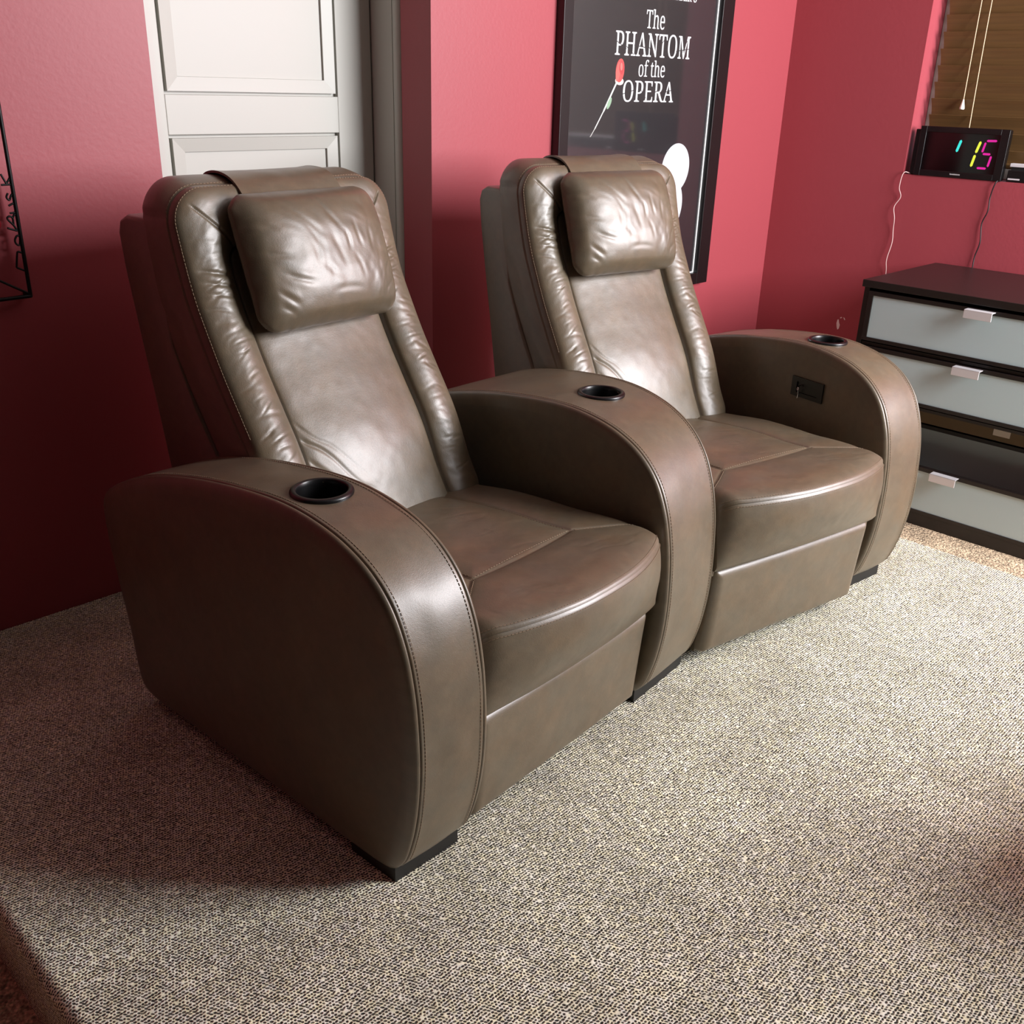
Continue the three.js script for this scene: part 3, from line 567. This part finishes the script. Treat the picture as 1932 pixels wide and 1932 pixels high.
// ------------------------------------------------------------------ framed poster
{
  const x0 = 2.428, x1 = 3.325, y0 = 0.523, y1 = 1.86, z = BACK_Z;
  const t = thing('framed_poster', 'tall black framed theatre poster with white serif lettering on red wall', 'poster', [(x0 + x1) / 2, (y0 + y1) / 2, z]);
  const hw = (x1 - x0) / 2, hh = (y1 - y0) / 2, fw = 0.043, fwr = 0.07;
  const frameMat = new THREE.MeshPhysicalMaterial({ color: 0x120c0d, roughness: 0.35 });
  for (const [a, b, c, d] of [[-hw, -hw + fw, -hh, hh], [hw - fwr, hw, -hh, hh], [-hw + fw, hw - fwr, -hh, -hh + fw], [-hw + fw, hw - fwr, hh - fw, hh]]) mesh('frame_bar', rbox(a, b, c, d, 0, 0.032, 0.002), frameMat, t);
  const px0 = -hw + fw, px1 = hw - fwr, py0 = -hh + fw, py1 = hh - fw, W = px1 - px0, H = py1 - py0;
  mesh('mount', boxGeo(px0, px1, py0, py1, 0.002, 0.008), frameMat, t);
  const highlightMat = new THREE.MeshStandardMaterial({ color: 0xe9ecec, roughness: 0.4 });  // pale strips draw the highlight along the inner edge of the frame
  for (const [a, b, c, d] of [[px1 - 0.007, px1, py0, py1], [px0, px0 + 0.002, py0, py1], [px0 + 0.002, px1 - 0.007, py0, py0 + 0.004], [px0 + 0.002, px1 - 0.007, py1 - 0.004, py1]]) mesh('edge_highlight', boxGeo(a, b, c, d, 0.008, 0.013), highlightMat, t);
  const cw = 1024, chh = Math.round(1024 * H / W), cv = document.createElement('canvas'); cv.width = cw; cv.height = chh;
  const g = cv.getContext('2d'), k = cw / W; g.fillStyle = '#161519'; g.fillRect(0, 0, cw, chh);
  const X = (wx) => (wx - (x0 + hw) - px0) * k, Y = (wy) => (py1 - (wy - (y0 + hh))) * k;
  g.fillStyle = '#edf1f2'; g.textBaseline = 'alphabetic'; g.textAlign = 'left';
  const word = (s, wx0, wx1, base, cap, font = 'bold ', tint) => {
    g.save(); g.font = `${font}100px serif`; const m = g.measureText(s).width; g.translate(X(wx0), Y(base)); g.scale((wx1 - wx0) * k / m, cap * k / 66); g.fillStyle = tint || '#edf1f2'; g.fillText(s, 0, 0); g.restore();
  };
  word('ANDREW LLOYD WEBBER\'S', 2.63, 3.125, 1.496, 0.028, 'bold ');
  word('The', 2.853, 2.957, 1.404, 0.05, '');
  word('PHANTOM', 2.7, 3.113, 1.318, 0.066, '');
  word('of the', 2.829, 2.978, 1.257, 0.044, '');
  word('OPERA', 2.752, 3.036, 1.178, 0.06, '');
  // cracks through the capitals
  g.strokeStyle = '#161519'; g.lineWidth = 3;
  for (const [a, b, c, d] of [[2.70, 1.362, 2.76, 1.338], [2.76, 1.345, 2.8, 1.322], [2.80, 1.35, 2.86, 1.345], [2.86, 1.36, 2.91, 1.325], [2.92, 1.335, 2.96, 1.372], [3.03, 1.34, 3.12, 1.352], [3.06, 1.33, 3.09, 1.375], [2.75, 1.2, 2.82, 1.215], [2.84, 1.225, 2.88, 1.19], [2.9, 1.2, 2.95, 1.215], [2.99, 1.21, 3.04, 1.22]]) { g.beginPath(); g.moveTo(X(a), Y(b)); g.lineTo(X(c), Y(d)); g.stroke(); }
  // plain red flower on a long stem
  g.strokeStyle = '#e4e9e2'; g.lineCap = 'round';
  for (const [a, b, c, d, w] of [[2.722, 1.236, 2.665, 1.15, 9], [2.665, 1.15, 2.625, 1.095, 6], [2.625, 1.095, 2.604, 1.07, 3]]) { g.lineWidth = w; g.beginPath(); g.moveTo(X(a), Y(b)); g.lineTo(X(c), Y(d)); g.stroke(); }
  const ell = (wx, wy, rx, ry, rot, col) => { g.fillStyle = col; g.save(); g.translate(X(wx), Y(wy)); g.rotate(rot); g.beginPath(); g.ellipse(0, 0, rx * k, ry * k, 0, 0, 7); g.fill(); g.restore(); };
  ell(2.69, 1.172, 0.008, 0.02, 0.5, '#8fae93'); ell(2.735, 1.24, 0.022, 0.012, 0.1, '#ead9cf');
  ell(2.735, 1.272, 0.022, 0.036, 0.08, '#c4504f'); ell(2.726, 1.268, 0.011, 0.03, 0.15, '#d2655f'); ell(2.742, 1.28, 0.012, 0.02, -0.1, '#b23f44'); ell(2.741, 1.284, 0.006, 0.012, -0.1, '#d87a73');
  // plain pale oval lower on the sheet
  ell(3.085, 0.955, 0.082, 0.088, 0.5, '#cfd3d8'); ell(3.06, 0.83, 0.085, 0.1, 0, '#cfd3d8');
  const tex = new THREE.CanvasTexture(cv); tex.colorSpace = THREE.SRGBColorSpace;
  const sheet = new THREE.PlaneGeometry(W, H); sheet.translate((px0 + px1) / 2, (py0 + py1) / 2, 0.0085);
  mesh('print', sheet, new THREE.MeshStandardMaterial({ map: tex, roughness: 0.5 }), t);
  mesh('glazing', boxGeo(px0 + 0.002, px1 - 0.007, py0 + 0.004, py1 - 0.004, 0.0135, 0.0155), new THREE.MeshPhysicalMaterial({ color: 0xffffff, roughness: 0.06, transmission: 1, thickness: 0, ior: 1.5 }), t);
}
// ------------------------------------------------------------------ wire wall art at the left
{
  const iron = new THREE.MeshStandardMaterial({ color: 0x0a0909, roughness: 0.45, metalness: 0.4 });
  const z = BACK_Z + 0.03, t = thing('wall_sign', 'black wire frame with a name in bent wire letters on red wall', 'wall art', [0.766, 0.775, z]);
  const L = (pts, r, n = 40, ten = 0.5) => tube(pts.map(([x, y, d = 0]) => [x - 0.766, y - 0.775, d]), r, n, 8, ten);
  const bar = (a, b) => { const g = boxGeo(0, 1, 0, 1, 0, 1); const A = V3(a[0] - 0.766, a[1] - 0.775, 0), B = V3(b[0] - 0.766, b[1] - 0.775, 0), l = A.distanceTo(B), c = new THREE.CapsuleGeometry(0.0042, l, 3, 10); const d = B.clone().sub(A).normalize(); c.applyQuaternion(new THREE.Quaternion().setFromUnitVectors(UP, d)); c.translate((A.x + B.x) / 2, (A.y + B.y) / 2, 0); return c; };
  mesh('frame_wire', merge([bar([0.767, 1.3], [0.767, 0.776]), bar([0.767, 0.774], [0.28, 0.768]), bar([0.28, 0.768], [0.28, 1.3]), bar([0.28, 1.3], [0.767, 1.3])]), iron, t);
  mesh('brace_wire', merge([L([[0.763, 0.78], [0.735, 0.797], [0.70, 0.818, -0.01], [0.62, 0.86, -0.028]], 0.0026)]), iron, t);
  const letters = [
    [[[0.764, 0.828], [0.749, 0.836], [0.7485, 0.838], [0.7545, 0.866], [0.757, 0.8685], [0.767, 0.864]]],
    [[[0.766, 0.9], [0.762, 0.882], [0.7555, 0.885], [0.7545, 0.893], [0.76, 0.901], [0.768, 0.899]]],
    [[[0.762, 0.911], [0.7455, 0.917], [0.7455, 0.919]], [[0.762, 0.911], [0.757, 0.922], [0.7465, 0.936], [0.751, 0.941], [0.757, 0.937], [0.757, 0.924]], [[0.757, 0.937], [0.762, 0.944], [0.767, 0.94]]],
    [[[0.7535, 0.962], [0.7645, 0.966], [0.767, 0.958], [0.764, 0.9485], [0.7535, 0.947]]],
    [[[0.756, 0.987], [0.752, 0.979], [0.757, 0.973], [0.761, 0.981], [0.765, 0.985], [0.767, 0.977]]],
    [[[0.767, 1.004], [0.746, 1.0035]], [[0.757, 1.004], [0.7485, 1.0246]], [[0.757, 1.006], [0.767, 1.02]]],
  ];
  for (const l of letters) mesh('wire_letter', merge(l.map((s) => L(s, 0.0022, 24))), iron, t);
  const red = new THREE.MeshStandardMaterial({ color: 0x7c1420, roughness: 0.4 });
  const blob = new THREE.SphereGeometry(1, 24, 16); blob.scale(0.03, 0.022, 0.008); blob.translate(0.703 - 0.766, 0.928 - 0.775, 0);
  mesh('red_ornament', blob, red, t).userData.label = 'dark red oval ornament';
  for (const g of [boxGeo(-0.004, 0.004, -0.004, 0.004, -0.03, 0), boxGeo(-0.49, -0.482, -0.008, 0.002, -0.03, 0), boxGeo(-0.004, 0.004, 0.5, 0.508, -0.03, 0)]) mesh('wall_bracket', g, iron, t);
}
// ------------------------------------------------------------------ window blind
{
  const t = thing('window_blind', 'brown wide slatted wooden blind closed over the window', 'blind', [RIGHT_X + 0.065, W1.y0 + 0.07, (W1.z0 + W1.z1) / 2]);
  const tex = rep(dataTex(512, (x, y) => { const a = fbm(x / 512 * 3, y / 512 * 90, 3, 0), k = 1 + 0.09 * a; return [104 * k, 76 * k, 43 * k]; }), 0.6);
  const wood = new THREE.MeshStandardMaterial({ map: tex, roughness: 0.5 });
  const len = W1.z1 - W1.z0 - 0.068;
  const slat = (() => { const s = new THREE.Shape(); const w = 0.032; s.moveTo(-w, 0); s.quadraticCurveTo(0, 0.0055, w, 0); s.lineTo(w, 0.003); s.quadraticCurveTo(0, 0.0085, -w, 0.003); const g = new THREE.ExtrudeGeometry(s, { depth: len, bevelEnabled: false, curveSegments: 5 }); g.translate(0, 0, -len / 2); const q = toCreasedNormals(g, 0.5), P = q.attributes.position, U = q.attributes.uv; for (let i = 0; i < P.count; i++) U.setXY(i, P.getZ(i), P.getX(i)); return q; })();
  const p = 0.0547; let k = 0;
  for (let y = 1.021; y < 1.93; y += p, k++) { const s = mesh(k ? `slat_${String(k).padStart(3, '0')}` : 'slat', slat, wood, t); s.position.set(0, y - t.position.y, 0.002 * (hash(k, 3) - 0.5)); s.rotation.z = -66 * Math.PI / 180 + 0.02 * (hash(k, 9) - 0.5); }
  mesh('bottom_rail', rbox(-0.01, 0.014, -0.03, -0.012, -len / 2, len / 2, 0.003), wood, t);
  mesh('head_rail', rbox(-0.012, 0.03, 1.94 - t.position.y, 1.985 - t.position.y, -len / 2, len / 2, 0.003), wood, t);
  const cordMat = new THREE.MeshStandardMaterial({ color: 0xcdbb9c, roughness: 0.8 });
  const ivory = new THREE.MeshStandardMaterial({ color: 0xefe6d6, roughness: 0.4 });
  const cx = -0.021, C = (y, z) => [cx, y - t.position.y, z - t.position.z];
  mesh('pull_cord', tube([C(1.94, -1.573), C(1.55, -1.575), C(1.212, -1.572)], 0.0016, 20, 6), cordMat, t);
  const tas = mesh('tassel', new THREE.LatheGeometry([[0, 0.034], [0.0025, 0.034], [0.004, 0.026], [0.0075, 0.012], [0.009, 0.004], [0.0075, 0], [0, 0]].map(([x, y]) => new THREE.Vector2(x, y)), 20), ivory, t); tas.position.set(...C(1.18, -1.572)); tas.userData.label = 'ivory acorn shaped tassel';
  mesh('pull_cord', tube([C(1.94, -1.536), C(1.5, -1.54), C(1.1, -1.532), C(1.0, -1.53)], 0.0016, 20, 6), cordMat, t);
}
// ------------------------------------------------------------------ clock on the sill
{
  const t = thing('digital_clock', 'black digital clock showing coloured bar numerals on the window sill', 'clock', [RIGHT_X - 0.004, W1.y0, -1.528]);
  const y = (v) => v - W1.y0, z = (v) => v + 1.528, body = new THREE.MeshPhysicalMaterial({ color: 0x0c0b0c, roughness: 0.25 });
  const zl = z(-1.687), zr = z(-1.369), H = 0.171;
  mesh('case', merge([rbox(0, 0.012, 0, H, zl, z(-1.664), 0.002), rbox(0, 0.012, 0, H, z(-1.398), zr, 0.002), rbox(0, 0.012, 0, y(0.972), z(-1.664), z(-1.398), 0.002), rbox(0, 0.012, y(1.102), H, z(-1.664), z(-1.398), 0.002), rbox(0.011, 0.034, 0.002, H - 0.002, zl + 0.002, zr - 0.002, 0.003)]), body, t);
  mesh('screen', boxGeo(0.005, 0.011, y(0.972), y(1.102), z(-1.664), z(-1.398)), new THREE.MeshPhysicalMaterial({ color: 0x050405, roughness: 0.08 }), t);
  const st = mesh('end_block', rbox(0.012, 0.036, 0, H - 0.012, zl - 0.022, zl + 0.003, 0.003), body, t);  // dark block at the left end of the clock
  const seg = (a, b, w) => { const A = new THREE.Vector2(z(a[0]), y(a[1])), B = new THREE.Vector2(z(b[0]), y(b[1])), d = B.clone().sub(A).normalize(), n = new THREE.Vector2(-d.y, d.x), s = new THREE.Shape(); const P = (p, i, j) => p.clone().addScaledVector(d, i * w).addScaledVector(n, j * w);
    const pts = [P(A, -0.9, 0), P(A, -0.2, 0.75), P(B, 0.2, 0.75), P(B, 0.9, 0), P(B, 0.2, -0.75), P(A, -0.2, -0.75)]; s.setFromPoints(pts); const g = new THREE.ExtrudeGeometry(s, { depth: 0.0006, bevelEnabled: false }); g.rotateY(-Math.PI / 2); g.translate(0.005, 0, 0); return g; };
  const glow = (c, i = 1) => new THREE.MeshStandardMaterial({ color: 0x000000, emissive: c, emissiveIntensity: i, roughness: 0.4 });
  const cy = glow(0x3fe3da), ye = glow(0xe9ee4a), ma = glow(0xe0259c);
  const S = (a, b, m, w = 0.006) => { const q = mesh('digit_bar', seg(a, b, w), m, t); };
  S([-1.5348, 1.0755], [-1.5428, 1.044], cy); S([-1.4657, 1.0745], [-1.4735, 1.0445], ye); S([-1.4762, 1.029], [-1.4819, 0.998], ye);
  const mw = 0.0048; S([-1.4128, 1.083], [-1.4405, 1.082], ma, mw); S([-1.4475, 1.073], [-1.4522, 1.047], ma, mw); S([-1.446, 1.0383], [-1.4265, 1.0383], ma, mw); S([-1.4195, 1.029], [-1.4238, 1.0], ma, mw); S([-1.4325, 0.9905], [-1.457, 0.9905], ma, mw);
  // small white maker's mark under the screen
  const cv = document.createElement('canvas'); cv.width = 256; cv.height = 64; const g = cv.getContext('2d'); g.fillStyle = '#0c0b0c'; g.fillRect(0, 0, 256, 64); g.fillStyle = '#eeeeee'; g.font = 'bold 50px sans-serif'; g.textAlign = 'center'; g.fillText('brookstone', 128, 48, 250);
  const tx = new THREE.CanvasTexture(cv); tx.colorSpace = THREE.SRGBColorSpace; const pl = new THREE.PlaneGeometry(0.038, 0.0085); pl.rotateY(-Math.PI / 2); pl.translate(-0.0004, y(0.9632), z(-1.532));
  mesh('maker_mark', pl, new THREE.MeshStandardMaterial({ map: tx, roughness: 0.3 }), t);
}
{ // black box with a silver strip beside the clock
  const t = thing('media_box', 'flat black box with silver strip on the sill beside the clock', 'device', [RIGHT_X + 0.03, W1.y0, -1.2]);
  mesh('body', rbox(-0.02, 0.018, 0, 0.04, -0.155, 0.14, 0.003), blackPlastic, t);
  mesh('silver_strip', rbox(-0.012, 0.016, 0.05, 0.062, -0.155, 0.14, 0.002), brushed, t);
  mesh('riser', boxGeo(-0.006, 0.014, 0.04, 0.05, -0.15, 0.135), blackMatte, t);
  mesh('label_strip', boxGeo(-0.0208, -0.0196, 0.008, 0.013, -0.15, -0.11), brushed, t);
}
// ------------------------------------------------------------------ cables hanging down the right wall
{
  const white = new THREE.MeshStandardMaterial({ color: 0xc4a5a1, roughness: 0.5 }), black = new THREE.MeshStandardMaterial({ color: 0x120d0e, roughness: 0.5 });
  const w = [[0.953, -1.70], [0.956, -1.7193], [0.9045, -1.7251], [0.8691, -1.7171], [0.8312, -1.7337], [0.7903, -1.723], [0.748, -1.7236], [0.7007, -1.7174], [0.6349, -1.7253], [0.5806, -1.7221], [0.45, -1.72], [0.3, -1.718]];
  const a = mesh('power_cable', tube(w.map(([y, z], i) => [i === 0 ? RIGHT_X + 0.012 : RIGHT_X - 0.008 - 0.004 * (i % 3), y, z]), 0.0017, 140, 8), white, scene); a.name = numbered('power_cable'); a.userData = { label: 'thin white cable hanging from the clock end of the sill', category: 'cable' };
  const b = [[0.955, -1.374], [0.947, -1.3804], [0.8985, -1.39], [0.8499, -1.387], [0.8041, -1.3999], [0.74, -1.3912], [0.6881, -1.4007], [0.6447, -1.3993], [0.55, -1.402]];
  const c = mesh('power_cable', tube(b.map(([y, z], i) => [i === 0 ? RIGHT_X + 0.012 : RIGHT_X - 0.007 - 0.003 * (i % 2), y, z]), 0.0022, 120, 8), black, scene); c.name = numbered('power_cable'); c.userData = { label: 'thin black cable running down behind the dresser', category: 'cable' };
}
// ------------------------------------------------------------------ dresser with frosted glass drawers
{
  const X0 = 3.204, X1 = 3.77, Z0 = -1.53, Z1 = -0.7, TOP = 0.651;
  const t = thing('dresser', 'black brown dresser with four frosted glass drawers against the red wall', 'dresser', [X0, FLOOR, (Z0 + Z1) / 2]);
  const zc = (Z0 + Z1) / 2, y = (v) => v - FLOOR, zl = Z0 - zc, zr = Z1 - zc, D = X1 - X0;
  mesh('top', rbox(-0.004, D, y(0.627), y(TOP), zl - 0.002, zr + 0.002, 0.002), blackWood, t);
  mesh('side', rbox(0.006, D, y(-0.088), y(0.627), zl + 0.004, zl + 0.022, 0.001), blackWood, t); mesh('side', rbox(0.006, D, y(-0.088), y(0.627), zr - 0.022, zr - 0.004, 0.001), blackWood, t);
  mesh('plinth', rbox(0.002, D, 0, y(-0.092), zl + 0.004, zr - 0.004, 0.002), blackWood, t);
  const inner = new THREE.MeshStandardMaterial({ color: 0x57492f, roughness: 0.7 });
  mesh('back_panel', boxGeo(D - 0.012, D - 0.006, y(-0.088), y(0.627), zl + 0.022, zr - 0.022), inner, t);
  const handle = merge([rbox(-0.03, 0.0, 0.0, 0.003, -0.0435, 0.0435, 0.0012), rbox(-0.03, -0.0265, -0.024, 0.003, -0.0435, 0.0435, 0.0012)]);
  for (let k = 0; k < 4; k++) {
    const gy1 = 0.602 - k * 0.184, gy0 = gy1 - 0.14, broken = k === 2, inx = broken ? 0.2 : 0, dy = broken ? -0.099 : 0;
    const fz0 = zl + 0.022 + 0.002, fz1 = zr - 0.022 - 0.002, b = 0.017;
    // black rim with the pane set in it
    const dr = mesh('drawer', merge([rbox(inx, inx + 0.02, y(gy0 + dy) - 0.012, y(gy0 + dy), fz0, fz1, 0.001), rbox(inx, inx + 0.02, y(gy1 + dy), y(gy1 + dy) + 0.014, fz0, fz1, 0.001), rbox(inx, inx + 0.02, y(gy0 + dy), y(gy1 + dy), fz0, fz0 + b, 0.001), rbox(inx, inx + 0.02, y(gy0 + dy), y(gy1 + dy), fz1 - b, fz1, 0.001),
      boxGeo(inx + 0.02, Math.min(D - 0.03, inx + 0.43), y(gy0 + dy) + 0.004, y(gy0 + dy) + 0.01, fz0 + 0.012, fz1 - 0.012), boxGeo(inx + 0.02, Math.min(D - 0.03, inx + 0.43), y(gy0 + dy), y(gy1 + dy) - 0.02, fz0 + 0.012, fz0 + 0.022), boxGeo(inx + 0.02, Math.min(D - 0.03, inx + 0.43), y(gy0 + dy), y(gy1 + dy) - 0.02, fz1 - 0.022, fz1 - 0.012)]), blackWood, t);
    mesh('glass_panel', boxGeo(inx + 0.004, inx + 0.012, y(gy0 + dy), y(gy1 + dy), fz0 + b, fz1 - b), frosted, dr).userData.label = 'frosted pale glass';
    if (!broken) { const h = mesh('handle', handle, brushed, dr); h.position.set(inx, y(gy1) + 0.0085, -1.13 - zc); h.userData.label = 'satin metal angle handle'; }
    if (k < 2) mesh('divider', boxGeo(0.012, D - 0.02, y(gy0) - 0.028, y(gy0) - 0.018, zl + 0.022, zr - 0.022), blackWood, t);
  }
  mesh('inner_rail', boxGeo(0.10, 0.11, y(0.186), y(0.262), zl + 0.022, zr - 0.022), inner, t);
  mesh('sticker', boxGeo(0.0988, 0.1002, y(0.203), y(0.231), -1.046 - zc, -0.992 - zc), new THREE.MeshStandardMaterial({ color: 0xb8b4aa, roughness: 0.8 }), t).userData.label = 'pale square sticker';
}
// ------------------------------------------------------------------ stool added out of view to cast a shadow on the carpet
{
  const t = thing('shade_stool', 'brown leather stool added out of view to shade the carpet', 'shade_stool', [1.95, 0, 0.17], -0.2);
  mesh('cushion', rbox(-0.3, 0.3, 0.16, 0.42, -0.24, 0.24, 0.05, 5), leather, t);
  mesh('base', rbox(-0.27, 0.27, 0.04, 0.17, -0.21, 0.21, 0.01), leather, t);
  for (const [x, z] of [[-1, -1], [1, -1], [-1, 1], [1, 1]]) mesh('foot', rbox(x * 0.22 - 0.025, x * 0.22 + 0.025, 0, 0.045, z * 0.16 - 0.025, z * 0.16 + 0.025, 0.004), blackMatte, t);
}
renderer.render(scene, camera);
